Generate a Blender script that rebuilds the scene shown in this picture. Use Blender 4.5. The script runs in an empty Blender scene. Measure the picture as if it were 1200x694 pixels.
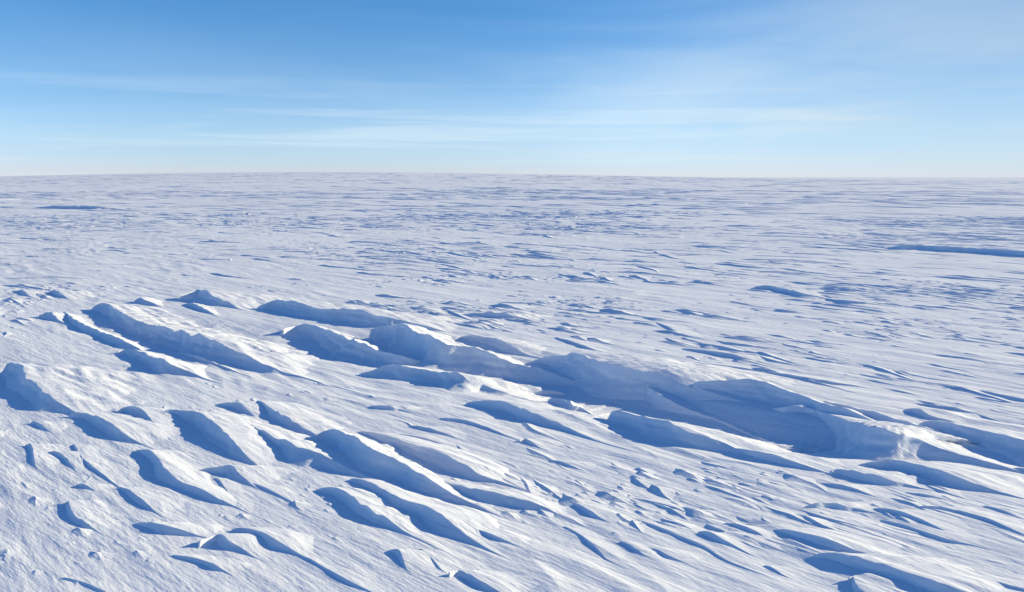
import bpy, math
import numpy as np

rng = np.random.default_rng(11)
C = bpy.context.scene.collection
R = math.radians

# ------------------------------------------------------------------ measured camera and sun
EYE = 1.70                      # eye height above the snow
F = 942.0                       # focal length in pixels of the 1200 x 694 photograph
PITCH = math.atan(139.0 / F)    # horizon sits 139 px above the middle
SUN_AZ, SUN_EL = R(77.0), R(16.0)      # right of the view direction, above the horizon
S = np.array([math.sin(SUN_AZ) * math.cos(SUN_EL), math.cos(SUN_AZ) * math.cos(SUN_EL), math.sin(SUN_EL)])
WD = np.array([0.735, -0.678])  # the wind: sastrugi run this way (prow to tail)
WN = np.array([0.678, 0.735])   # across the wind, towards the sun

def rays(p):
    p = np.asarray(p, float)
    x = (p[:, 0] - 600.0) / F; y = -(p[:, 1] - 347.0) / F
    c, s = math.cos(PITCH), math.sin(PITCH)
    return np.stack([x, c + y * s, y * c - s], 1)       # per metre of forward distance

def to_plane(p, h):
    d = rays(p)
    t = (np.asarray(h) - EYE) / np.minimum(d[:, 2], -1e-3)
    return d * t[:, None] + np.array([0, 0, EYE])

def project(q):
    c, s = math.cos(PITCH), math.sin(PITCH)
    dx, dy, dz = q[:, 0], q[:, 1], q[:, 2] - EYE
    fw = dy * c - dz * s; up = dy * s + dz * c
    return np.stack([600 + F * dx / fw, 347 - F * up / fw], 1)

# ------------------------------------------------------------------ noise
_perm = np.random.default_rng(5).permutation(512)
_ang = np.random.default_rng(6).uniform(0, 2 * np.pi, 512)
_gx, _gy = np.cos(_ang), np.sin(_ang)

def pn(x, y, seed=0):
    x = np.asarray(x, float); y = np.asarray(y, float)
    xi = np.floor(x).astype(np.int64); yi = np.floor(y).astype(np.int64)
    fx, fy = x - xi, y - yi
    u = fx * fx * fx * (fx * (fx * 6 - 15) + 10); v = fy * fy * fy * (fy * (fy * 6 - 15) + 10)
    def g(i, j):
        k = _perm[(_perm[(xi + i + seed * 37) & 511] + yi + j + seed * 101) & 511]
        return _gx[k] * (fx - i) + _gy[k] * (fy - j)
    a = g(0, 0); b = g(1, 0); c = g(0, 1); d = g(1, 1)
    return 1.5 * ((a + (b - a) * u) * (1 - v) + (c + (d - c) * u) * v)

def sst(a, b, x):
    t = np.clip((x - a) / (b - a), 0, 1)
    return t * t * (3 - 2 * t)

def scour_lines():
    out = []
    for pts in ([(130, 375, .0, .5), (220, 390, .05, .6), (380, 398, .07, .6), (480, 412, .07, .55), (560, 428, .06, .5), (640, 446, .09, .52), (740, 468, .13, .44), (850, 493, .14, .38), (930, 508, .11, .34), (1000, 519, .05, .28), (1060, 528, .0, .22)],):
        p = np.asarray(pts, float); g = to_plane(p[:, :2], np.zeros(len(p)))[:, :2]
        t = np.arange(len(p)); u = np.linspace(0, len(p) - 1, 60)
        out.append(np.stack([np.interp(u, t, q) for q in (g[:, 0], g[:, 1], p[:, 2], p[:, 3])], 1))
    return out
_SC = scour_lines()

def scour(x, y):
    """depth of the hollows the wind has dug below the plain"""
    x = np.asarray(x, float); y = np.asarray(y, float); sh = x.shape
    x = x.ravel(); y = y.ravel(); d = np.zeros(len(x))
    k = np.flatnonzero((y > 2.0) & (y < 16) & (np.abs(x) < 9)); xx, yy = x[k], y[k]
    for q in _SC:
        best = np.full(len(xx), 1e9); dep = np.zeros(len(xx))
        for a, b, e, w in q:
            r = ((xx - a) ** 2 + (yy - b) ** 2) / (w * w)
            m = r < best; best[m] = r[m]; dep[m] = e
        d[k] = np.maximum(d[k], dep * np.exp(-best ** 1.4))
    return d.reshape(sh)

def relief(x, y):
    """height of the snow sheet: broad swells, wind fluting, far rise"""
    r = np.hypot(x, y)
    a = x * WD[0] + y * WD[1]; b = x * WN[0] + y * WN[1]
    b2 = b + 0.25 * pn(a / 2.2, b / 2.2, 3)
    z = 0.022 * pn(a / 3.4, b2 / 1.7, 1) - scour(x, y)
    near = 1 - sst(14, 55, r)
    m = sst(-0.15, 0.5, pn(a / 2.6, b / 1.6, 4))
    f1 = pn(a / 0.95, b2 / 0.24, 2)
    z = z + near * (0.002 + 0.013 * m) * (0.55 - np.abs(f1 * 1.3))
    f2 = pn(a / 0.36, b2 / 0.085, 7)
    z = z + near * (0.0010 + 0.0042 * m) * f2
    z = z + near * 0.0007 * pn(a / 0.12, b / 0.04, 8)
    mid = sst(10, 40, r) * (1 - sst(250, 700, r))
    z = z + mid * 0.10 * pn(a / 22, b2 / 9, 9)
    far = sst(90, 600, r)
    px = 600 + F * np.tan(np.clip(np.arctan2(x, np.maximum(y, 1e-6)), -1.2, 1.2))
    z = z + far * 5.4 * np.exp(-((px - 390) / 430.0) ** 2) * (y > 0)
    return z

# ------------------------------------------------------------------ material
def snow_material():
    m = bpy.data.materials.new("wind_packed_snow"); m.use_nodes = True
    nt = m.node_tree; N = nt.nodes; L = nt.links
    bs = N["Principled BSDF"]
    geo = N.new("ShaderNodeNewGeometry")
    rot = N.new("ShaderNodeMapping"); rot.vector_type = 'TEXTURE'
    rot.inputs["Rotation"].default_value = (0, 0, math.atan2(WD[1], WD[0]))
    L.new(geo.outputs["Position"], rot.inputs["Vector"])
    def stretch(sx, sy, sz):
        q = N.new("ShaderNodeMapping"); q.inputs["Scale"].default_value = (sx, sy, sz)
        L.new(rot.outputs["Vector"], q.inputs["Vector"]); return q.outputs["Vector"]
    def noise(vec, detail, rough=0.6):
        t = N.new("ShaderNodeTexNoise"); t.inputs["Scale"].default_value = 1
        t.inputs["Detail"].default_value = detail; t.inputs["Roughness"].default_value = rough
        L.new(vec, t.inputs["Vector"]); return t.outputs["Fac"]
    # base colour: clean crust with slightly icier, bluer patches
    n0 = noise(stretch(0.7, 2.4, 1.5), 5)
    cr = N.new("ShaderNodeValToRGB")
    cr.color_ramp.elements[0].position = 0.30; cr.color_ramp.elements[0].color = (0.80, 0.805, 0.82, 1)
    cr.color_ramp.elements[1].position = 0.68; cr.color_ramp.elements[1].color = (0.875, 0.865, 0.855, 1)
    L.new(n0, cr.inputs["Fac"]); L.new(cr.outputs["Color"], bs.inputs["Base Color"])
    bs.inputs["Roughness"].default_value = 0.62
    bs.inputs["Specular IOR Level"].default_value = 0.22
    # relief too small for the mesh: wind streaks, grains
    n1 = noise(stretch(3.2, 15, 15), 6, 0.62)
    n2 = noise(stretch(22, 60, 60), 4, 0.65)
    n3 = noise(stretch(0.45, 2.6, 2.6), 5, 0.6)
    b3 = N.new("ShaderNodeBump"); b3.inputs["Strength"].default_value = 0.5; b3.inputs["Distance"].default_value = 0.07
    L.new(n3, b3.inputs["Height"])
    b1 = N.new("ShaderNodeBump"); b1.inputs["Strength"].default_value = 0.55; b1.inputs["Distance"].default_value = 0.022
    mk = N.new("ShaderNodeMapRange"); mk.inputs["From Min"].default_value = 0.38; mk.inputs["From Max"].default_value = 0.62
    mk.inputs["To Min"].default_value = 0.06; L.new(noise(stretch(0.5, 1.1, 1.1), 3), mk.inputs["Value"])
    mm = N.new("ShaderNodeMath"); mm.operation = 'MULTIPLY'; L.new(n1, mm.inputs[0]); L.new(mk.outputs["Result"], mm.inputs[1])
    L.new(mm.outputs[0], b1.inputs["Height"]); L.new(b3.outputs["Normal"], b1.inputs["Normal"])
    b2 = N.new("ShaderNodeBump"); b2.inputs["Strength"].default_value = 0.55; b2.inputs["Distance"].default_value = 0.006
    L.new(n2, b2.inputs["Height"]); L.new(b1.outputs["Normal"], b2.inputs["Normal"])
    L.new(b2.outputs["Normal"], bs.inputs["Normal"])
    return m

SNOW = snow_material()

# ------------------------------------------------------------------ mesh helpers
def grid_faces(nu, nv, wrap=False):
    i = np.arange(nu if wrap else nu - 1)[:, None]; j = np.arange(nv - 1)[None, :]
    i2 = (i + 1) % nu
    return np.stack([i * nv + j, i2 * nv + j, i2 * nv + j + 1, i * nv + j + 1], -1).reshape(-1, 4)

def mesh_object(name, verts, quads, flip=False, sharp=None):
    me = bpy.data.meshes.new(name)
    verts = np.ascontiguousarray(verts, np.float32); quads = np.ascontiguousarray(quads[:, ::-1] if flip else quads, np.int32)
    me.vertices.add(len(verts)); me.vertices.foreach_set("co", verts.ravel())
    me.loops.add(quads.size); me.loops.foreach_set("vertex_index", quads.ravel())
    me.polygons.add(len(quads)); me.polygons.foreach_set("loop_start", np.arange(0, quads.size, 4, dtype=np.int32))
    me.update(calc_edges=True)
    me.polygons.foreach_set("use_smooth", np.ones(len(quads), bool))
    if sharp is not None:
        e = np.empty(len(me.edges) * 2, np.int32); me.edges.foreach_get("vertices", e)
        e = e.reshape(-1, 2); s = sharp[e[:, 0]] & sharp[e[:, 1]]
        at = me.attributes.new("sharp_edge", 'BOOLEAN', 'EDGE'); at.data.foreach_set("value", s)
    me.materials.append(SNOW)
    o = bpy.data.objects.new(name, me); C.objects.link(o)
    return o

def tag(o, label, cat, group=None, kind=None):
    o["label"] = label; o["category"] = cat
    if group: o["group"] = group
    if kind: o["kind"] = kind
    return o

# ------------------------------------------------------------------ one sastrugi ridge from its crest and the edge of its shadow
def catmull(p, n):
    p = np.asarray(p, float)
    q = np.vstack([2 * p[0] - p[1], p, 2 * p[-1] - p[-2]])
    seg = np.maximum(np.linalg.norm(np.diff(p, axis=0), axis=1), 1e-6)
    t = np.concatenate([[0], np.cumsum(seg)]); u = np.linspace(0, t[-1], n)
    k = np.clip(np.searchsorted(t, u, side='right') - 1, 0, len(p) - 2)
    f = ((u - t[k]) / seg[k])[:, None]
    p0, p1, p2, p3 = q[k], q[k + 1], q[k + 2], q[k + 3]
    return 0.5 * (2 * p1 + (p2 - p0) * f + (2 * p0 - 5 * p1 + 4 * p2 - p3) * f ** 2 + (3 * p1 - p0 - 3 * p2 + p3) * f ** 3)

_vp = project(np.array([S * 1e6]))[0]

def smooth(v, w):
    if w < 2: return v
    k = np.hanning(2 * w + 1); k /= k.sum()
    return np.convolve(np.pad(v, w, mode='edge'), k, 'valid')

def crest_solve(cp, sp, n=90):
    c = catmull(cp, n); s = catmull(sp, 160)
    B = to_plane(s, np.zeros(len(s)))
    for _ in range(4): B = to_plane(s, -scour(B[:, 0], B[:, 1]))
    d = c - _vp; d /= np.linalg.norm(d, axis=1)[:, None]
    h = np.full(n, np.nan)
    for i in range(n):
        v = s - c[i]
        cr = v[:, 0] * d[i, 1] - v[:, 1] * d[i, 0]
        al = v @ d[i]
        cost = np.abs(cr) + np.where(al < -1, 50, 0)
        j = int(np.argmin(cost))
        if cost[j] > 3.0: continue
        # closest approach of the camera ray and the sun ray
        r = rays(c[i:i + 1])[0]; r /= np.linalg.norm(r)
        w0 = np.array([0, 0, EYE]) - B[j]
        b = r @ S; dd = r @ w0; e = S @ w0
        t = (e - b * dd) / (1 - b * b)
        h[i] = B[j, 2] + t * S[2]
    ok = ~np.isnan(h)
    if ok.sum() < 2: h[:] = 0.03
    else: h = np.interp(np.arange(n), np.flatnonzero(ok), h[ok])
    h = smooth(np.clip(h, -0.3, 0.5), 7)
    for _ in range(3):                       # never below the snow it stands on
        P = to_plane(c, h); h = np.maximum(h, 0.006 - scour(P[:, 0], P[:, 1]))
    return c, smooth(h, 3)

HLOG = []
def ridge(label, z, crest, shadow, k=1.0, lit=9.5, scarp=1.7, name="snow_ridge", cat="snow ridge", group=None, prow=0.05, tail=0.30, fall=0.13, hmax=0.42):
    off, m = z
    cp = np.asarray(crest, float) / m + off
    if group == G2 and lit > 9: lit = 5.2 if np.ptp(cp[:, 0]) > 95 else 8.0      # narrower backs: the left ridges stand close together
    sp = np.asarray(shadow, float) / m + off
    c, h = crest_solve(cp, sp)
    h = np.minimum(h, hmax)
    u = np.linspace(0, 1, len(h))
    P = to_plane(c, h)
    h = np.maximum(h + scour(P[:, 0], P[:, 1]), 0.006) * (0.04 + 0.96 * sst(0, prow, u) ** 0.7)    # now above the snow at its foot
    # resample by length on the ground
    xy = np.stack([smooth(P[:, 0], 3), smooth(P[:, 1], 3)], 1)
    cd = 0.6 * (xy[-8] - xy[0]) / np.linalg.norm(xy[-8] - xy[0]) + 0.4 * WD; cd /= np.linalg.norm(cd)
    pa = (xy - xy[0]) @ cd; pb = (xy - xy[0]) @ np.array([-cd[1], cd[0]])
    pa = np.maximum.accumulate(pa); pa = smooth(pa, 7) + np.linspace(0, 1e-3, len(pa)); pb = smooth(pb, 9)
    xy = xy[0] + pa[:, None] * cd + pb[:, None] * np.array([-cd[1], cd[0]])
    L = np.concatenate([[0], np.cumsum(np.linalg.norm(np.diff(xy, axis=0), axis=1))])
    dist = np.hypot(*xy.mean(0))
    ds = max(0.010, dist * 0.0019)
    n = int(np.clip(L[-1] / ds, 24, 420))
    l = np.linspace(0, L[-1], n)
    x = np.interp(l, L, xy[:, 0]); y = np.interp(l, L, xy[:, 1]); hh = np.interp(l, L, h)
    # the drift tail runs on downwind and sinks away, too gentle there to cast a shadow
    e = np.array([x[-1] - x[-max(3, n // 8)], y[-1] - y[-max(3, n // 8)]]); e /= np.linalg.norm(e) + 1e-9
    e = 0.35 * e + 0.65 * WD; e /= np.linalg.norm(e)
    dl = L[-1] / (n - 1)
    for i in range(1, n): hh[i] = max(hh[i], hh[i - 1] - fall * dl)      # no blunt ends downwind
    ext = min(max(0.25 * L[-1], hh[-1] / 0.11), 1.6); ne = int(ext / (L[-1] / (n - 1))) + 2
    k_ = np.arange(1, ne + 1) * (L[-1] / (n - 1))
    x = np.concatenate([x, x[-1] + e[0] * k_]); y = np.concatenate([y, y[-1] + e[1] * k_])
    hh = np.concatenate([hh, np.full(ne, hh[-1])]); l = np.concatenate([l, l[-1] + k_]); n = len(l)
    l0 = L[-1] * (1 - tail)
    fade = 1 - sst(min(l0, L[-1] * 0.8) if tail > 0.12 else L[-1] * 0.95, l[-1], l)
    hh = hh * (0.02 + 0.98 * fade)
    soft = sst(l0, L[-1], l)
    HLOG.append((label, float(hh.max()), float(L[-1]), float(dist)))
    sd = len(HLOG)
    t = np.stack([np.gradient(smooth(x, n // 14 + 2)), np.gradient(smooth(y, n // 14 + 2))], 1)
    t /= np.linalg.norm(t, axis=1)[:, None] + 1e-9
    ch = np.array([x[-1] - x[0], y[-1] - y[0]]); ch /= np.linalg.norm(ch)
    t = 0.45 * t + 0.55 * ch; t /= np.linalg.norm(t, axis=1)[:, None]
    nn = np.stack([-t[:, 1], t[:, 0]], 1)
    if (nn @ S[:2]).mean() < 0: nn = -nn
    # feathered crest: a row of prows, each sinking downwind behind the next
    per = np.clip(5.0 * hh.max(), 0.22, 0.9)
    ph = l / per + 1.1 * pn(l / (1.3 * per), sd + 0.4, 31) + sd * 0.37
    st = ph % 1.0
    saw = np.where(st < 0.75, st / 0.75, (1 - st) / 0.25)
    dep = np.clip(0.5 + 1.2 * pn(l / (2.1 * per), sd + 0.8, 32), 0.1, 1.0)
    hh = hh * (1.05 - 0.17 * dep * sst(0, 1, saw))
    saw_off = (0.5 - saw) * dep * np.minimum(hh, 0.1) * 0.30
    x = x + nn[:, 0] * saw_off; y = y + nn[:, 1] * saw_off
    # jagged crest
    amp = np.minimum(hh, 0.12)
    hh = hh + amp * (0.10 * pn(l / 0.22, sd + 0.3, 11) + 0.07 * pn(l / 0.07, sd + 0.7, 12))
    wob = np.minimum(amp, 0.07) * (0.16 * pn(l / 0.30, sd + 0.5, 13) + 0.10 * pn(l / 0.09, sd + 0.9, 14))
    x = x + nn[:, 0] * wob; y = y + nn[:, 1] * wob
    nl, ns = (34, 22) if dist < 14 else (16, 10)
    q = np.linspace(1, 0, nl + 1)[None, :] ** 1.25          # lit side, foot to crest
    wl = (lit * np.minimum(hh, 0.09) + min(lit, 3.5) * np.maximum(hh - 0.09, 0) + 0.04)[:, None]
    a_l = wl * q
    z_l = hh[:, None] * (0.55 * (1 - q) ** 1.35 + 0.45 * (1 - sst(0, 1, q))) - np.minimum(0.018, 0.22 * hh)[:, None] * q ** 3
    p = np.linspace(0, 1, ns + 1)[None, 1:]                 # shaded scarp, crest to foot
    ws = (scarp * (1 + 0.9 * soft) * hh + 0.03)[:, None] * (1 + 0.30 * pn(l / 0.35, sd + 0.2, 15))[:, None]
    fl = hh[:, None] * (0.26 * (0.35 - np.abs(pn(l[:, None] / 0.34 - p * 1.1, p * 0.9 + sd, 16))) + 0.08 * pn(l[:, None] / 0.09 - p * 2, p * 1.5 + sd, 18)) * np.sin(np.pi * p)
    a_s = -(ws * p - 0.16 * hh[:, None] * np.sin(np.pi * np.minimum(p * 1.6, 1)) + fl)
    z_s = hh[:, None] * (1 - p) ** 1.75 - 0.022 * p
    a_s = a_s + np.minimum(0.018, 0.12 * hh)[:, None] * pn(z_s / 0.030 + sd, l[:, None] / 0.7, 19) * np.sin(np.pi * p)
    A = np.concatenate([a_l, a_s], 1); Z = np.concatenate([z_l, z_s], 1)
    K = np.maximum(A, 0) * min(1.0, 0.12 * lit)          # the lit back trails downwind
    X = x[:, None] + nn[:, 0:1] * A + WD[0] * K; Y = y[:, None] + nn[:, 1:2] * A + WD[1] * K
    # fluting of the lit back, along the wind
    fa = X * WD[0] + Y * WD[1]; fb = X * WN[0] + Y * WN[1]
    env = np.concatenate([np.sin(np.pi * np.clip(q, 0, 1)) * np.ones_like(a_l), 0 * a_s], 1)
    Z = Z + env * amp[:, None] * 0.22 * (0.4 - np.abs(1.4 * pn(fa / 0.55, fb / 0.11, 17)))
    Z = Z + relief(X, Y)
    V = np.stack([X, Y, Z], -1); nv = V.shape[1]
    base = np.array([x[0], y[0], 0.0])
    V = V.reshape(-1, 3) - base
    sharp = np.zeros((n, nv), bool); sharp[:, nl] = True
    Fq = grid_faces(n, nv)
    flip = np.cross(V[Fq[:, 1]] - V[Fq[:, 0]], V[Fq[:, 2]] - V[Fq[:, 0]])[:, 2].sum() < 0
    o = mesh_object(name, V, Fq, flip, sharp.ravel())
    o.location = base
    tag(o, label, cat, group)
    return o

Z0 = (np.array([0., 0.]), 1.0)
Z1 = (np.array([0., 320.]), 3.0); Z2 = (np.array([300., 320.]), 3.0)
Z3 = (np.array([600., 370.]), 3.0); Z4 = (np.array([800., 420.]), 3.0)
Z5 = (np.array([0., 463.]), 3.0); Z6 = (np.array([300., 463.]), 3.0)
Z7 = (np.array([600., 463.]), 3.0); Z8 = (np.array([800., 463.]), 3.0)

G1 = "wind-carved ridges of the long band across the middle"
G2 = "wind-carved ridges of the left foreground"
G3 = "low ridges on the right foreground snow"
G4 = "lone ridges on the open snow beyond the band"

# ---- the long band, far left end
ridge("pointed snow peak at the back of the band's left end, shadow trailing left", Z1,
      [(620, 88), (660, 62), (690, 50), (740, 72), (800, 108), (840, 126)], [(560, 95), (640, 104), (720, 118), (790, 114), (835, 128)], group=G1)
ridge("small shaded step just below the pointed peak of the band", Z1,
      [(640, 112), (680, 108), (720, 128), (760, 150)], [(640, 118), (680, 134), (722, 144), (755, 153)], lit=4, group=G1)
ridge("broad blue-faced ridge running down from the second peak from the left", Z1,
      [(300, 122), (340, 110), (365, 95), (420, 138), (480, 165), (560, 184), (640, 198), (720, 228), (800, 256), (900, 300), (980, 334), (1045, 358)],
      [(260, 128), (320, 150), (330, 180), (400, 202), (470, 236), (520, 276), (600, 300), (700, 322), (800, 342), (920, 356), (1040, 364)], lit=7, group=G1)
ridge("leftmost prow of the long band, low with a flat pointed shadow", Z1,
      [(130, 152), (175, 138), (205, 165), (240, 182)], [(96, 160), (150, 168), (200, 176), (236, 186)], lit=4, group=G1)
ridge("thin bright-edged blade behind the leftmost prow of the band", Z1,
      [(215, 128), (245, 150), (290, 178), (350, 200), (420, 228), (480, 258), (548, 304)],
      [(165, 198), (250, 208), (312, 216), (330, 258), (400, 264), (470, 272), (546, 308)], lit=2.5, hmax=0.045, group=G1)
ridge("short deep-blue ridge at the lower front of the band's left end", Z1,
      [(400, 275), (470, 270), (540, 298), (620, 330), (695, 366)], [(405, 290), (440, 322), (465, 354), (560, 362), (690, 369)], lit=4, group=G1)
ridge("narrow sunlit sliver standing inside the left blue face of the band", Z1,
      [(575, 302), (610, 312), (650, 338), (710, 368)], [(575, 306), (610, 322), (650, 346), (708, 370)], group=G1, lit=2.2)
ridge("second narrow lit sliver with fluted shade right of the short front ridge", Z1,
      [(622, 276), (690, 292), (760, 320), (820, 345), (860, 360)], [(630, 286), (690, 308), (760, 334), (858, 363)], group=G1, lit=2.2)
# ---- middle of the band
ridge("long dark back ridge topping the band behind all others at its middle", Z2,
      [(-10, 118), (30, 106), (88, 90), (150, 105), (230, 130), (330, 125), (410, 148), (500, 168), (530, 178)],
      [(-50, 124), (30, 142), (120, 160), (220, 176), (320, 194), (420, 196), (528, 186)], group=G1, tail=0.08)
ridge("ridge with bright serrated lip and smooth blue face left of the band's centre", Z2,
      [(70, 196), (130, 178), (200, 184), (280, 206), (360, 240), (470, 280), (600, 318)],
      [(75, 208), (140, 262), (230, 300), (330, 312), (430, 330), (520, 331), (598, 324)], tail=0.10, group=G1, lit=2.2)
ridge("tall ridge with a violet-blue face at the band's centre, bright notch on its crest", Z2,
      [(380, 206), (430, 190), (490, 180), (560, 190), (640, 224), (740, 280), (820, 310), (900, 332), (980, 352)],
      [(210, 240), (280, 300), (360, 326), (470, 332), (590, 336), (700, 346), (800, 354), (976, 362)], tail=0.10, fall=0.2, group=G1, lit=2.2)
ridge("separate lens-shaped blue ridge behind the band's centre", Z2,
      [(690, 236), (755, 222), (850, 235), (920, 265), (972, 288)], [(700, 242), (760, 262), (820, 284), (890, 292), (968, 292)], lit=6, group=G1)
ridge("low ridge with sharp white lip on the front edge of the band's centre", Z2,
      [(350, 352), (400, 340), (470, 318), (560, 335), (680, 345), (740, 370), (802, 406)],
      [(345, 360), (400, 370), (480, 372), (560, 395), (640, 410), (720, 410), (798, 410)], group=G1)
ridge("long smooth deep-blue scarp lying in front of the band right of centre", Z2,
      [(722, 462), (780, 450), (870, 460), (960, 490), (1050, 525), (1130, 560), (1200, 592), (1280, 616)],
      [(724, 472), (790, 492), (850, 512), (880, 528), (960, 542), (1050, 556), (1130, 580), (1200, 598), (1278, 618)], group=G1)
# ---- right of centre
ridge("broad flat-topped ridge right of the band's centre with pale upper face", Z3,
      [(40, 146), (130, 125), (210, 130), (320, 150), (430, 180), (520, 204), (600, 242)],
      [(-70, 165), (-30, 225), (20, 268), (120, 288), (250, 310), (370, 322), (480, 336), (598, 326)], tail=0.10, fall=0.45, prow=0.36, group=G1)
ridge("thin bright wind-sharpened edge crossing the blue middle of the band", Z3,
      [(300, 190), (400, 215), (460, 242), (540, 290), (620, 330), (720, 366), (800, 402), (885, 442)],
      [(200, 250), (320, 305), (430, 345), (540, 362), (640, 378), (720, 396), (800, 420), (882, 446)], tail=0.10, fall=0.3, group=G1, lit=2.2)
ridge("tiny blue wedge with lit edge between the front scarp and the middle", Z3,
      [(122, 294), (185, 298), (245, 334), (290, 352)], [(122, 308), (170, 332), (235, 340), (286, 355)], hmax=0.02, group=G1, lit=2.2)
ridge("wide lit-backed ridge whose pale strip separates two deep blue hollows", Z3,
      [(330, 335), (430, 352), (530, 372), (590, 405), (660, 435), (740, 466), (800, 490)],
      [(330, 400), (380, 440), (450, 453), (560, 467), (680, 472), (740, 478), (796, 494)], group=G1)
ridge("slim dark groove ridge along the lower edge of the wide pale strip", Z3,
      [(735, 472), (820, 482), (900, 496), (980, 522), (1110, 562)], [(740, 484), (825, 520), (900, 531), (1000, 552), (1106, 570)], group=G1)
ridge("small capped step at the head of the deepest blue hollow", Z4,
      [(10, 46), (40, 36), (75, 46), (115, 68), (150, 82)], [(8, 58), (50, 72), (90, 80), (146, 86)], group=G1)
ridge("back ridge shading the upper half of the deepest blue hollow", Z4,
      [(20, 86), (120, 78), (250, 80), (330, 105), (420, 136), (500, 160)], [(-150, 80), (-110, 140), (-20, 190), (80, 224), (200, 254), (320, 236), (430, 192), (496, 168)], tail=0.10, fall=0.32, group=G1, lit=2.2)
ridge("largest ridge of the band, long thin crest above its deepest blue hollow", Z4,
      [(310, 140), (380, 150), (440, 174), (560, 214), (650, 240), (740, 276), (830, 316), (905, 352)],
      [(210, 160), (180, 205), (190, 240), (250, 282), (340, 322), (440, 350), (560, 364), (650, 358), (780, 350), (900, 354)], tail=0.16, prow=0.3, fall=0.22, group=G1, lit=4.5)
ridge("slender ridge behind the right end of the largest crest", Z4,
      [(480, 148), (560, 165), (650, 186), (740, 210), (800, 226), (860, 250)], [(440, 166), (540, 205), (640, 236), (730, 268), (800, 286), (858, 276)], tail=0.10, group=G1, lit=2.2)
ridge("little dark bump on the skyline side of the band near its right end", Z4,
      [(762, 186), (815, 173), (870, 194), (930, 212)], [(766, 193), (840, 212), (895, 216), (928, 216)], group=G1)
ridge("far right ridge of the band running out past the picture edge", Z4,
      [(820, 226), (900, 216), (980, 240), (1080, 256), (1200, 286), (1320, 320)], [(800, 236), (850, 284), (940, 312), (1040, 360), (1130, 386), (1210, 388), (1316, 372)], lit=6, group=G1)
ridge("twin lit thread ridge just right of the largest crest's tail", Z4,
      [(700, 254), (760, 274), (840, 300), (920, 330), (1000, 360), (1062, 390)], [(720, 268), (780, 292), (850, 320), (930, 346), (1000, 370), (1060, 393)], group=G1, lit=2.2)
ridge("blue-faced ridge below the wide white ramp at the band's right", Z8,
      [(600, 258), (700, 240), (780, 244), (870, 266), (960, 296), (1060, 336), (1130, 354)],
      [(620, 262), (690, 276), (760, 304), (810, 326), (900, 336), (1000, 342), (1126, 357)], group=G1)
ridge("short violet-blue ridge ahead of the white ramp", Z8,
      [(508, 278), (570, 274), (650, 286), (720, 306), (785, 326)], [(510, 298), (590, 320), (690, 332), (780, 330)], group=G1)
ridge("stub of a blue ridge cut by the right picture edge under the band", Z8,
      [(1125, 264), (1190, 260), (1260, 276), (1330, 300)], [(1130, 272), (1200, 290), (1260, 296), (1326, 304)], group=G1)

# ---- left foreground
ridge("tall hooked blade at the left edge with a bulging blue face", Z1,
      [(5, 328), (40, 314), (80, 330), (95, 368), (130, 402), (200, 450), (260, 492)],
      [(-90, 345), (-60, 420), (10, 440), (50, 486), (120, 487), (200, 496), (256, 497)], group=G2, lit=8)
ridge("curving ridge continuing down right from the hooked blade", Z5,
      [(240, 65), (300, 68), (360, 85), (410, 115), (450, 145), (510, 174)], [(262, 98), (300, 136), (380, 160), (470, 173), (506, 177)], group=G2)
ridge("small crescent ridge left of the square blue face", Z5,
      [(398, 60), (450, 47), (500, 55), (530, 90), (582, 146)], [(405, 68), (460, 82), (510, 106), (576, 149)], group=G2)
ridge("ridge with the square-cut blue face and straight bright crest", Z5,
      [(562, 62), (640, 58), (705, 62), (760, 100), (820, 160), (870, 210), (905, 242)],
      [(565, 85), (620, 130), (690, 172), (740, 196), (775, 222), (840, 242), (902, 246)], group=G2, lit=6.5)
ridge("S-shaped scarp below the square-cut blue face", Z5,
      [(458, 196), (520, 190), (555, 215), (590, 268), (640, 304), (700, 325), (760, 352), (835, 392)],
      [(462, 205), (490, 250), (500, 290), (560, 312), (640, 346), (700, 374), (780, 388), (832, 395)], group=G2)
ridge("lit prong jutting down beside the S-shaped scarp's tail", Z5,
      [(755, 285), (775, 300), (805, 345), (838, 390)], [(758, 292), (775, 318), (800, 360), (836, 393)], hmax=0.016, group=G2)
ridge("small dark flake between the square face and the round hollow", Z5,
      [(680, 262), (760, 250), (815, 244), (832, 272)], [(680, 268), (740, 278), (800, 284), (830, 282)], group=G2)
ridge("thin tapering line of shade trailing right from the dark flake", Z5,
      [(838, 288), (920, 318), (980, 348), (1038, 380)], [(842, 298), (920, 335), (980, 360), (1034, 384)], group=G2)
ridge("small upper prow at the top of the left foreground group", Z5,
      [(752, 40), (800, 32), (840, 32), (870, 55), (910, 90)], [(755, 46), (800, 58), (850, 80), (906, 98)], group=G2)
ridge("violet-shaded ridge behind the white finger at the top of the group", Z5,
      [(850, 38), (910, 24), (960, 55), (1010, 82), (1065, 108)], [(862, 48), (900, 90), (960, 122), (1010, 134), (1060, 128)], group=G2)
ridge("white finger-shaped ridge pointing right over a smooth blue face", Z5,
      [(775, 66), (840, 88), (920, 128), (1000, 158), (1060, 178), (1140, 197)], [(800, 100), (850, 160), (920, 210), (1000, 246), (1080, 256), (1138, 240)], group=G2)
ridge("biggest ridge of the left foreground, broad blue face under a long straight crest", Z6,
      [(155, 128), (230, 105), (290, 115), (350, 150), (440, 200), (520, 242), (600, 290), (700, 356)],
      [(120, 165), (140, 225), (200, 262), (300, 274), (400, 294), (480, 336), (600, 356), (696, 362)], tail=0.10, prow=0.34, group=G2, lit=2.2)
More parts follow.
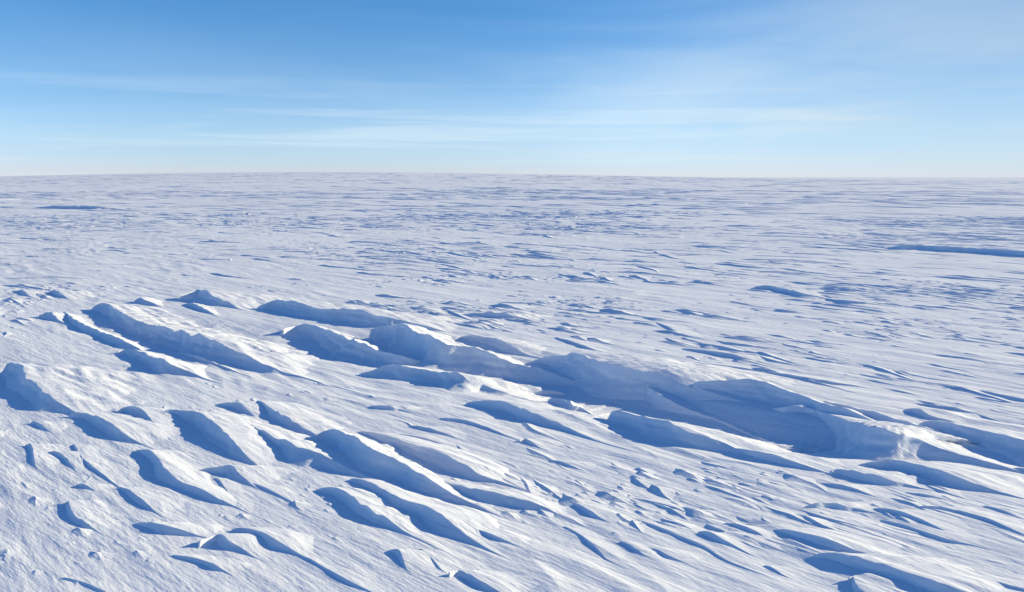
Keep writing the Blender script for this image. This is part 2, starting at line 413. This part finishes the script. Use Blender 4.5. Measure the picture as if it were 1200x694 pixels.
ridge("pale lens-shaped ridge right of the biggest foreground crest", Z6,
      [(350, 126), (430, 134), (520, 160), (620, 190), (700, 220), (780, 265), (865, 300)],
      [(360, 138), (430, 182), (500, 222), (600, 262), (700, 296), (780, 306), (860, 304)], group=G2)
ridge("thin wavy crest line just above the pale lens-shaped ridge", Z6,
      [(455, 142), (520, 138), (580, 148), (650, 168)], [(458, 147), (520, 150), (580, 158), (648, 172)], group=G2)
ridge("long low tail ridge running right from the biggest foreground crest", Z6,
      [(600, 290), (700, 312), (800, 332), (900, 355), (980, 376), (1085, 420)], [(630, 322), (720, 370), (800, 382), (900, 396), (1000, 410), (1082, 424)], group=G2)
ridge("hook-nosed ridge with a scalloped front in the lower middle foreground", Z6,
      [(198, 332), (260, 322), (320, 340), (380, 390), (450, 430), (520, 478), (595, 517)],
      [(200, 340), (245, 368), (260, 402), (330, 446), (420, 466), (500, 492), (590, 520)], group=G2)
ridge("broad blue-green faced ridge right behind the hook-nosed one", Z6,
      [(318, 288), (380, 295), (440, 325), (520, 370), (600, 392), (690, 445), (745, 490)],
      [(325, 310), (380, 355), (440, 408), (510, 448), (580, 490), (660, 513), (740, 515)], group=G2)
ridge("small tapered ridge off the tail of the blue-green face", Z6,
      [(735, 466), (800, 480), (870, 508), (905, 523)], [(745, 484), (800, 511), (860, 521), (902, 526)], group=G2)
ridge("isolated curled hook of snow on the smooth lower left slope", Z5,
      [(212, 372), (236, 356), (246, 395), (262, 418), (300, 440), (340, 470)], [(170, 404), (205, 430), (240, 448), (280, 462), (336, 473)], hmax=0.016, group=G2)
ridge("vertical pale-shaded notch under the hooked blade at the left edge", Z5,
      [(85, 172), (105, 168), (118, 200), (122, 238)], [(55, 185), (58, 230), (85, 244), (118, 246)], hmax=0.016, group=G2, tail=0.4)
ridge("little dark stub directly below the hooked blade's face", Z5,
      [(108, 92), (130, 96), (158, 112)], [(92, 118), (115, 122), (156, 118)], hmax=0.016, group=G2, tail=0.4)
ridge("faint soft ripple right of the pale-shaded notch", Z5,
      [(150, 200), (200, 196), (235, 220), (262, 258)], [(150, 208), (190, 224), (225, 246), (258, 263)], group=G2)
ridge("long thin bright crest winding down from the hooked blade", Z5,
      [(258, 165), (290, 218), (345, 262), (420, 318)], [(244, 184), (278, 238), (338, 278), (416, 325)], group=G2)
ridge("dark oval scarp at the foot of the winding bright crest", Z5,
      [(415, 316), (450, 328), (500, 364), (555, 412)], [(420, 340), (450, 376), (490, 398), (550, 415)], group=G2)
ridge("low flat ridge left of the bottom-left white crest", Z5,
      [(463, 448), (530, 444), (600, 460), (660, 480), (725, 497)], [(467, 458), (510, 483), (600, 489), (720, 500)], group=G2)
ridge("short violet ridge ending in an upturned white point near the bottom left", Z5,
      [(690, 510), (740, 496), (775, 488), (805, 512), (855, 547)], [(690, 524), (740, 541), (800, 546), (850, 550)], group=G2)
ridge("long bottom ridge curving down to the lower picture edge", Z5,
      [(800, 470), (860, 467), (920, 485), (1000, 530), (1080, 574), (1160, 620), (1240, 664), (1320, 700)],
      [(812, 486), (860, 530), (930, 546), (1020, 562), (1100, 592), (1160, 648), (1240, 690), (1316, 712)], group=G2)
ridge("small rough-edged ridge alone near the bottom left", Z5,
      [(600, 558), (680, 570), (740, 588), (795, 620)], [(604, 570), (690, 596), (720, 615), (790, 624)], group=G2)
ridge("tiny dark crumb of snow right of the winding crest", Z5,
      [(258, 316), (290, 308), (325, 326)], [(256, 322), (285, 326), (322, 331)], group=G2)
ridge("fine straight furrow at the very bottom left corner", Z5,
      [(215, 632), (290, 650), (350, 676), (410, 700)], [(218, 640), (290, 664), (350, 688), (404, 706)], group=G2)
ridge("rounded little ridge touching the lower picture edge at the centre", Z6,
      [(668, 630), (720, 617), (770, 640), (830, 678), (880, 706)], [(672, 644), (720, 676), (780, 694), (870, 712)], group=G2)
ridge("crumbly dark stub left of the bottom centre ridge", Z6,
      [(455, 553), (500, 548), (518, 580), (530, 615)], [(452, 562), (475, 580), (500, 612), (524, 620)], group=G2)
ridge("thin diagonal crease between the dark stub and the bottom centre ridge", Z6,
      [(575, 540), (610, 568), (650, 614)], [(577, 552), (610, 588), (646, 619)], group=G2)

# ---- right foreground
ridge("short dark oval ridge right of the fine crease, near the centre", Z7,
      [(196, 374), (240, 380), (280, 404), (314, 430)], [(198, 386), (240, 420), (308, 436)], group=G3)
ridge("thin curved crease running down right of centre", Z7,
      [(180, 456), (240, 490), (300, 540), (332, 574)], [(188, 470), (245, 506), (300, 560), (328, 578)], group=G3)
ridge("small notch ridge, left of a pair near the lower centre", Z7,
      [(380, 510), (420, 528), (460, 558)], [(384, 526), (420, 552), (456, 562)], group=G3)
ridge("soft oval ridge, right of a pair near the lower centre", Z7,
      [(475, 530), (520, 544), (578, 572)], [(480, 546), (530, 573), (574, 579)], group=G3)
ridge("long slim ridge sloping across the lower right of centre", Z7,
      [(432, 433), (500, 455), (580, 490), (680, 530), (740, 568), (835, 608)], [(436, 446), (510, 476), (590, 510), (700, 555), (760, 592), (830, 613)], group=G3)
ridge("rough patchy ridge above the long slim one", Z8,
      [(45, 484), (90, 482), (150, 512), (232, 552)], [(42, 500), (100, 522), (160, 534), (228, 557)], group=G3)
ridge("soft faded ridge beside the rough patchy one", Z8,
      [(140, 450), (200, 454), (260, 480), (290, 504)], [(150, 466), (220, 490), (286, 508)], group=G3)
ridge("tiny dark ridge below the long blue scarp's left end", Z8,
      [(282, 596), (310, 600), (348, 624)], [(284, 606), (312, 620), (344, 628)], group=G3)
ridge("straight narrow blue scarp with a lit lip in the right foreground", Z8,
      [(295, 472), (350, 470), (430, 490), (520, 516), (600, 545), (680, 570), (745, 592)],
      [(304, 484), (390, 518), (480, 546), (560, 562), (640, 577), (740, 596)], group=G3)
ridge("long blue ridge leaving through the lower right edge", Z8,
      [(440, 566), (530, 556), (600, 570), (680, 592), (760, 620), (860, 650), (960, 682), (1060, 712)],
      [(450, 576), (520, 610), (610, 632), (700, 656), (780, 690), (880, 706), (1056, 720)], group=G3)
ridge("small upright shard of snow at the lower right edge", Z8,
      [(578, 640), (594, 620), (606, 645), (622, 680)], [(560, 684), (575, 690), (600, 692), (620, 690)], group=G3, lit=6, hmax=0.03)
ridge("small dark bar alone under the violet ridge", Z8,
      [(423, 402), (480, 388), (540, 390), (605, 407)], [(426, 412), (480, 420), (545, 413), (602, 410)], hmax=0.02, lit=12, group=G3)
ridge("upper of two parallel dark ridges in the right foreground", Z8,
      [(662, 408), (740, 415), (820, 440), (880, 465), (945, 497)], [(668, 418), (760, 444), (840, 472), (940, 501)], group=G3)
ridge("lower of two parallel dark ridges in the right foreground", Z8,
      [(690, 442), (770, 460), (860, 490), (960, 520), (1020, 533)], [(694, 452), (790, 480), (890, 520), (1016, 537)], group=G3)
ridge("long gently curved dark ridge reaching the right picture edge", Z8,
      [(812, 404), (900, 403), (980, 420), (1060, 440), (1140, 474), (1230, 512)], [(820, 411), (920, 420), (1000, 441), (1080, 466), (1226, 520)], group=G3)
ridge("short dash of shade above the long curved dark ridge", Z8,
      [(1055, 398), (1110, 410), (1170, 434)], [(1058, 406), (1110, 423), (1166, 438)], group=G3)
ridge("grey smudge-like ridge left of the long curved dark ridge", Z8,
      [(780, 352), (840, 358), (900, 370)], [(782, 358), (835, 370), (896, 374)], group=G3)
ridge("lowest dark streak in the bottom right corner", Z8,
      [(980, 638), (1080, 654), (1160, 676), (1260, 700)], [(984, 646), (1080, 668), (1160, 690), (1256, 708)], group=G3)

# ---- open snow beyond and between
ridge("long blue drift edge alone near the right picture edge, far back", Z0,
      [(1034, 290), (1070, 287), (1105, 289), (1150, 291), (1200, 295), (1260, 299)], [(1036, 293), (1075, 296), (1120, 299), (1160, 302), (1200, 305), (1256, 305)], hmax=0.11, lit=13, prow=0.08, group=G4)
ridge("pale mound with a dark foot on the open snow right of centre", Z0,
      [(878, 337), (900, 335), (925, 340), (952, 346)], [(880, 341), (905, 347), (930, 348), (950, 348)], hmax=0.05, group=G4, lit=7)
ridge("dark streak right of the pale mound's foot", Z0,
      [(966, 350), (990, 352), (1022, 355)], [(968, 353), (990, 356), (1020, 357)], group=G4)
ridge("flat dark drift far off near the left picture edge", Z0,
      [(36, 240.6), (65, 240.6), (90, 240.9), (115, 241.8), (142, 243.6)], [(30, 243.5), (65, 245), (95, 245.6), (138, 246)], hmax=0.18, prow=0.25, group=G4)
ridge("small dark knob left of the winged snow knob", Z1,
      [(45, 66), (78, 58), (100, 76)], [(40, 72), (70, 80), (98, 80)], group=G4)
ridge("winged snow knob above the band's left tip", Z1,
      [(140, 74), (185, 56), (212, 68), (240, 90)], [(132, 76), (180, 84), (236, 93)], group=G4)
ridge("tiny pointed tooth between two peaks of the band's left end", Z1,
      [(468, 100), (490, 82), (525, 108)], [(420, 106), (470, 112), (522, 112)], lit=4, group=G4)
ridge("dark dash just behind the band's lens-shaped ridge", Z2,
      [(690, 180), (740, 180), (800, 196)], [(692, 184), (740, 192), (798, 199)], group=G4)
ridge("grey rubble-like ripple behind the band's centre", Z2,
      [(720, 146), (820, 138), (880, 142), (935, 156)], [(720, 150), (800, 158), (870, 162), (932, 161)], group=G4)
ridge("slim slanting ridge behind the broad flat-topped one", Z3,
      [(148, 74), (200, 88), (250, 106), (300, 124)], [(150, 82), (200, 102), (250, 118), (296, 127)], group=G4)
ridge("hook-shaped dark crease on the snow behind the band, right of centre", Z3,
      [(505, 24), (545, 38), (590, 60), (650, 78)], [(508, 32), (545, 50), (590, 70), (646, 81)], group=G4)
ridge("long faint ridge parallel to the band behind its right half", Z3,
      [(590, 114), (680, 122), (760, 132), (860, 156)], [(595, 121), (680, 138), (770, 154), (856, 162)], group=G4)
ridge("thin dark line ridge close behind the band's deepest hollow", Z3,
      [(480, 154), (600, 162), (740, 176), (890, 192)], [(482, 158), (600, 170), (740, 186), (886, 197)], group=G4)
ridge("stacked pair of dark ripples behind the band's right part", Z3,
      [(880, 194), (980, 206), (1080, 222), (1200, 238)], [(884, 200), (980, 220), (1080, 238), (1196, 246)], group=G4)
ridge("ragged dark ripple on the clean snow in front of the band's centre", Z2,
      [(535, 538), (580, 540), (640, 556), (700, 578)], [(535, 545), (580, 556), (640, 568), (696, 581)], group=G4)
ridge("grey dash on the clean snow below the white-lipped ridge", Z2,
      [(395, 474), (450, 470), (505, 482)], [(395, 482), (450, 488), (502, 487)], group=G4)
ridge("crumbled row of ripples under the long smooth scarp", Z2,
      [(640, 512), (720, 516), (800, 540), (900, 580)], [(642, 520), (720, 532), (800, 554), (896, 584)], group=G4)
ridge("curled dark chip at the end of the crumbled ripples", Z2,
      [(922, 590), (950, 584), (1000, 614)], [(926, 600), (960, 610), (996, 619)], group=G4)
ridge("small dash of shade between the foreground groups at the centre", Z2,
      [(1028, 656), (1080, 664), (1135, 686)], [(1030, 664), (1080, 680), (1130, 690)], group=G4)

# ------------------------------------------------------------------ ground sheet, out past the horizon
def polar_sheet():
    az = np.concatenate([np.linspace(-R(44), R(44), 1040), np.linspace(R(44), 2 * np.pi - R(44), 150)[1:-1]])
    r = [0.35]
    while r[-1] < 14000:
        q = r[-1]
        r.append(q + (max(0.014, 0.8 * q * q / (EYE * F)) if q < 70 else q * 0.055) if q > 2.4 else q + 0.05)
    r = np.array(r)
    X = np.sin(az)[:, None] * r; Y = np.cos(az)[:, None] * r
    V = np.stack([X, Y, relief(X, Y)], -1).reshape(-1, 3)
    n = len(V); nr = len(r)
    q = grid_faces(len(az), nr, True)
    o = mesh_object("snow_ground", V, q, flip=False)
    me = o.data
    if me.polygons[len(me.polygons) // 3].normal.z < 0: me.flip_normals()
    return o

g = polar_sheet()
tag(g, "flat wind-packed snow plain reaching to the horizon", "snow", kind="structure")

# ------------------------------------------------------------------ countless small ripples of the plain
def ripples():
    xs, ys, ln, ht = [], [], [], []
    def ring(r0, r1, n, l0, l1, h0, h1, clump):
        a = rng.uniform(-R(46), R(46), n * 4); r = np.sqrt(rng.uniform(r0 * r0, r1 * r1, n * 4))
        x, y = np.sin(a) * r, np.cos(a) * r
        s = r0 * 0.25 + 0.8
        w = sst(-clump, 0.55, pn(x / (3.2 * s), y / (1.5 * s), 21) + 0.35 * pn(x / s, y / (0.6 * s), 22))
        k = np.flatnonzero(rng.uniform(0, 1, n * 4) < w)[:n]
        m = len(k); t = rng.uniform(0, 1, m) ** 3.6
        xs.append(x[k]); ys.append(y[k]); ln.append(l0 + (l1 - l0) * t); ht.append((h0 + (h1 - h0) * t) * rng.uniform(0.7, 1.3, m))
    ring(3.7, 6, 330, 0.10, 0.60, 0.002, 0.009, 0.3)
    ring(6, 14, 2400, 0.10, 0.9, 0.004, 0.026, 0.6)
    ring(14, 40, 8000, 0.15, 1.8, 0.004, 0.026, 0.9)
    ring(40, 110, 9000, 0.3, 4.5, 0.006, 0.038, 1.1)
    ring(110, 420, 6000, 1.0, 10.0, 0.012, 0.07, 1.2)
    ring(3.7, 15, 3200, 0.06, 0.38, 0.004, 0.018, 0.02)
    ring(14, 42, 5000, 0.12, 0.8, 0.006, 0.024, 0.10)
    x, y, l, h = map(np.concatenate, (xs, ys, ln, ht)); h = np.minimum(h, 0.060 * l) * (1 - 0.4 * sst(0.1, 0.5, x / y))
    pp = project(np.stack([x, y, 0 * x], 1))
    # keep clear of the big ridges and of the smooth snow among them
    def inside(poly):
        poly = np.asarray(poly, float); c = np.zeros(len(x), bool)
        for (x0, y0), (x1, y1) in zip(poly, np.roll(poly, -1, 0)):
            c ^= ((y0 > pp[:, 1]) != (y1 > pp[:, 1])) & (pp[:, 0] < (x1 - x0) * (pp[:, 1] - y0) / (y1 - y0 + 1e-9) + x0)
        return c
    drop = inside([(20, 372), (60, 345), (230, 330), (330, 343), (560, 385), (800, 420), (1000, 460), (1210, 500), (1210, 585), (1000, 570), (840, 535), (700, 525), (540, 480), (420, 450), (200, 445)])
    drop |= inside([(-10, 415), (100, 440), (380, 475), (560, 545), (660, 600), (600, 640), (480, 694), (-10, 694)]) & ((l > 0.24) | (rng.uniform(0, 1, len(x)) < 0.45))
    drop |= inside([(20, 440), (360, 440), (540, 470), (560, 500), (300, 470), (60, 450)]) & ((l > 0.30) | (rng.uniform(0, 1, len(x)) < 0.4))
    k = ~drop; x, y, l, h = x[k], y[k], l[k], h[k]
    n = len(x)
    nu, nl, ns = 11, 4, 3
    ang = math.atan2(WD[1], WD[0]) + rng.normal(0, 1, n) * np.where(y > 13, 0.30, 0.16) + 0.25 * pn(x / 9, y / 9, 23) + 0.5 * sst(0.0, 0.5, -x / y) * sst(9, 16, y)
    tx, ty = np.cos(ang), np.sin(ang); nx, ny = -ty, tx
    u = np.linspace(0, 1, nu)[None, :]
    pk = rng.uniform(0.12, 0.4, n)[:, None]
    env = np.where(u < pk, sst(0, 1, u / pk), (1 - sst(0, 1, (u - pk) / (1 - pk))))
    sd = np.arange(n)[:, None] * 1.37
    hh = h[:, None] * env * (1 + 0.55 * pn(u * 5 + sd, sd * 0.7, 24)) + 1e-4
    bend = l[:, None] * 0.10 * pn(u * 1.6 + sd, sd, 25)
    q = np.linspace(1, 0, nl + 1); p = np.linspace(0, 1, ns + 1)[1:]
    scp = 1.5 + 3.8 * rng.uniform(0, 1, n)[:, None, None]
    litk = rng.uniform(5.0, 9.0, n)[:, None, None]
    A = np.concatenate([(litk * hh[:, :, None] + 0.02) * q, -(scp * hh[:, :, None] + 0.012) * p], 2) + bend[:, :, None]
    sink = np.minimum(0.02, 0.3 * h)[:, None, None]
    Z = np.concatenate([hh[:, :, None] * (1 - q) ** 1.4 - sink * q, hh[:, :, None] * (1 - p) ** 1.3 - sink * p], 2)
    al = (l[:, None] * (u - 0.4))[:, :, None]
    K = np.maximum(A - bend[:, :, None], 0) * 0.8
    al = al + K
    X = x[:, None, None] + tx[:, None, None] * al + nx[:, None, None] * A
    Y = y[:, None, None] + ty[:, None, None] * al + ny[:, None, None] * A
    Z = Z + relief(X, Y)
    nv = nl + 1 + ns
    V = np.stack([X, Y, Z], -1).reshape(-1, 3)
    f = grid_faces(nu, nv)
    Q = (f[None] + (np.arange(n) * nu * nv)[:, None, None]).reshape(-1, 4)
    sh = np.zeros((n, nu, nv), bool); sh[:, :, nl] = True
    return mesh_object("snow_ripples", V, Q, np.cross(V[f[:, 1]] - V[f[:, 0]], V[f[:, 2]] - V[f[:, 0]])[:, 2].sum() < 0, sh.ravel())

rp = ripples()
tag(rp, "countless small wind ripples scattered over the snow plain", "snow ripples", kind="stuff")

# ------------------------------------------------------------------ sky
w = bpy.data.worlds.new("World"); bpy.context.scene.world = w; w.use_nodes = True
nt = w.node_tree; N = nt.nodes; L = nt.links
bg = N["Background"]
sky = N.new("ShaderNodeTexSky"); sky.sky_type = 'NISHITA'; sky.sun_disc = False
sky.sun_elevation = SUN_EL; sky.sun_rotation = SUN_AZ
sky.altitude = 2800; sky.air_density = 1.0; sky.dust_density = 0.1; sky.ozone_density = 3.0
tc = N.new("ShaderNodeTexCoord")
sep = N.new("ShaderNodeSeparateXYZ"); L.new(tc.outputs["Generated"], sep.inputs[0])
ramp = N.new("ShaderNodeValToRGB"); L.new(sep.outputs["Z"], ramp.inputs["Fac"])
els = ramp.color_ramp.elements
els[0].position = 0.0; els[0].color = (0.80, 0.785, 1.06, 1)
els[1].position = 1.0; els[1].color = (0.42, 0.95, 1.50, 1)
for p_, c_ in ((0.05, (0.88, 0.92, 1.04, 1)), (0.12, (0.76, 0.93, 1.04, 1)), (0.22, (0.40, 0.85, 1.08, 1)), (0.45, (0.38, 0.92, 1.40, 1))):
    e = els.new(p_); e.color = c_
mul = N.new("ShaderNodeMix"); mul.data_type = 'RGBA'; mul.blend_type = 'MULTIPLY'; mul.inputs["Factor"].default_value = 1
L.new(sky.outputs["Color"], mul.inputs["A"]); L.new(ramp.outputs["Color"], mul.inputs["B"])

def mth(op, a, b=None, clamp=False):
    q = N.new("ShaderNodeMath"); q.operation = op; q.use_clamp = clamp
    for i_, v_ in enumerate((a, b)):
        if v_ is None: continue
        if isinstance(v_, (int, float)): q.inputs[i_].default_value = v_
        else: L.new(v_, q.inputs[i_])
    return q.outputs[0]
def rng_(v, a, b, lo=0.0, hi=1.0):
    q = N.new("ShaderNodeMapRange"); q.interpolation_type = 'SMOOTHSTEP'
    q.inputs["From Min"].default_value = a; q.inputs["From Max"].default_value = b
    q.inputs["To Min"].default_value = lo; q.inputs["To Max"].default_value = hi
    L.new(v, q.inputs["Value"]); return q.outputs["Result"]
def veil(sx, sz, off, detail):                      # thin cirrus: bands along the horizon, by direction in the sky
    mp = N.new("ShaderNodeMapping"); mp.inputs["Scale"].default_value = (sx, sx, sz); mp.inputs["Location"].default_value = off
    mp.inputs["Rotation"].default_value = (0, R(3), 0)
    L.new(tc.outputs["Generated"], mp.inputs["Vector"])
    t = N.new("ShaderNodeTexNoise"); t.inputs["Scale"].default_value = 1; t.inputs["Detail"].default_value = detail
    t.inputs["Roughness"].default_value = 0.55; t.inputs["Distortion"].default_value = 0.6
    L.new(mp.outputs["Vector"], t.inputs["Vector"]); return t.outputs["Fac"]
broad = rng_(veil(1.6, 9, (0.3, 0, 0.15), 4), 0.40, 0.70)
streak = rng_(veil(2.0, 55, (1.7, 0.4, 0.6), 9), 0.50, 0.74)
side = rng_(sep.outputs["X"], -0.35, 0.45, 0.12, 1.0)
low = rng_(sep.outputs["Z"], 0.05, 0.21, 1.0, 0.30)
fade = rng_(sep.outputs["Z"], 0.30, 0.60, 1.0, 0.2)
lim = rng_(sep.outputs["Z"], 0.06, 0.15, 1.0, 0.0)
amt = mth('ADD', mth('MULTIPLY', mth('MULTIPLY', broad, side), 0.55), mth('MULTIPLY', mth('MULTIPLY', streak, lim), 0.34))
amt = mth('MULTIPLY', mth('MULTIPLY', amt, fade), low)
amt = mth('ADD', amt, mth('MULTIPLY', rng_(sep.outputs['X'], 0.0, 0.62, 0.0, 0.32), rng_(sep.outputs['Z'], 0.14, 0.40, 1.0, 0.2)), True)
cl = N.new("ShaderNodeMix"); cl.data_type = 'RGBA'; cl.inputs["B"].default_value = (5.1, 6.0, 6.5, 1)
L.new(amt, cl.inputs["Factor"]); L.new(mul.outputs["Result"], cl.inputs["A"])
dim = N.new("ShaderNodeMix"); dim.data_type = 'RGBA'; dim.blend_type = 'MULTIPLY'; dim.inputs["B"].default_value = (0.74, 0.74, 0.74, 1)
L.new(rng_(sep.outputs["X"], 0.05, 0.65), dim.inputs["Factor"]); L.new(cl.outputs["Result"], dim.inputs["A"])
L.new(dim.outputs["Result"], bg.inputs["Color"])
bg.inputs["Strength"].default_value = 0.107

sun = bpy.data.lights.new("sun", 'SUN'); sun.energy = 5.0; sun.angle = R(0.5); sun.color = (1.0, 0.90, 0.63)
so = bpy.data.objects.new("sun", sun); C.objects.link(so)
so.rotation_euler = (math.pi / 2 - SUN_EL, 0, math.pi - SUN_AZ)
import mathutils
so.rotation_euler = mathutils.Vector(S).to_track_quat('Z', 'Y').to_euler()

# ------------------------------------------------------------------ camera and output
cam = bpy.data.cameras.new("camera"); co = bpy.data.objects.new("camera", cam); C.objects.link(co)
cam.sensor_width = 36; cam.lens = 36 * F / 1200.0; cam.clip_start = 0.05; cam.clip_end = 40000
co.location = (0, 0, EYE); co.rotation_euler = (math.pi / 2 - PITCH, 0, 0)
sc = bpy.context.scene; sc.camera = co
sc.view_settings.view_transform = 'Standard'; sc.view_settings.look = 'None'
sc.view_settings.exposure = 0.55; sc.view_settings.gamma = 1
sc.cycles.use_denoising = True
sc.cycles.max_bounces = 6; sc.cycles.diffuse_bounces = 4
for t in HLOG: print("RIDGE h=%.3f len=%.2f dist=%.1f %s" % (t[1], t[2], t[3], t[0]))
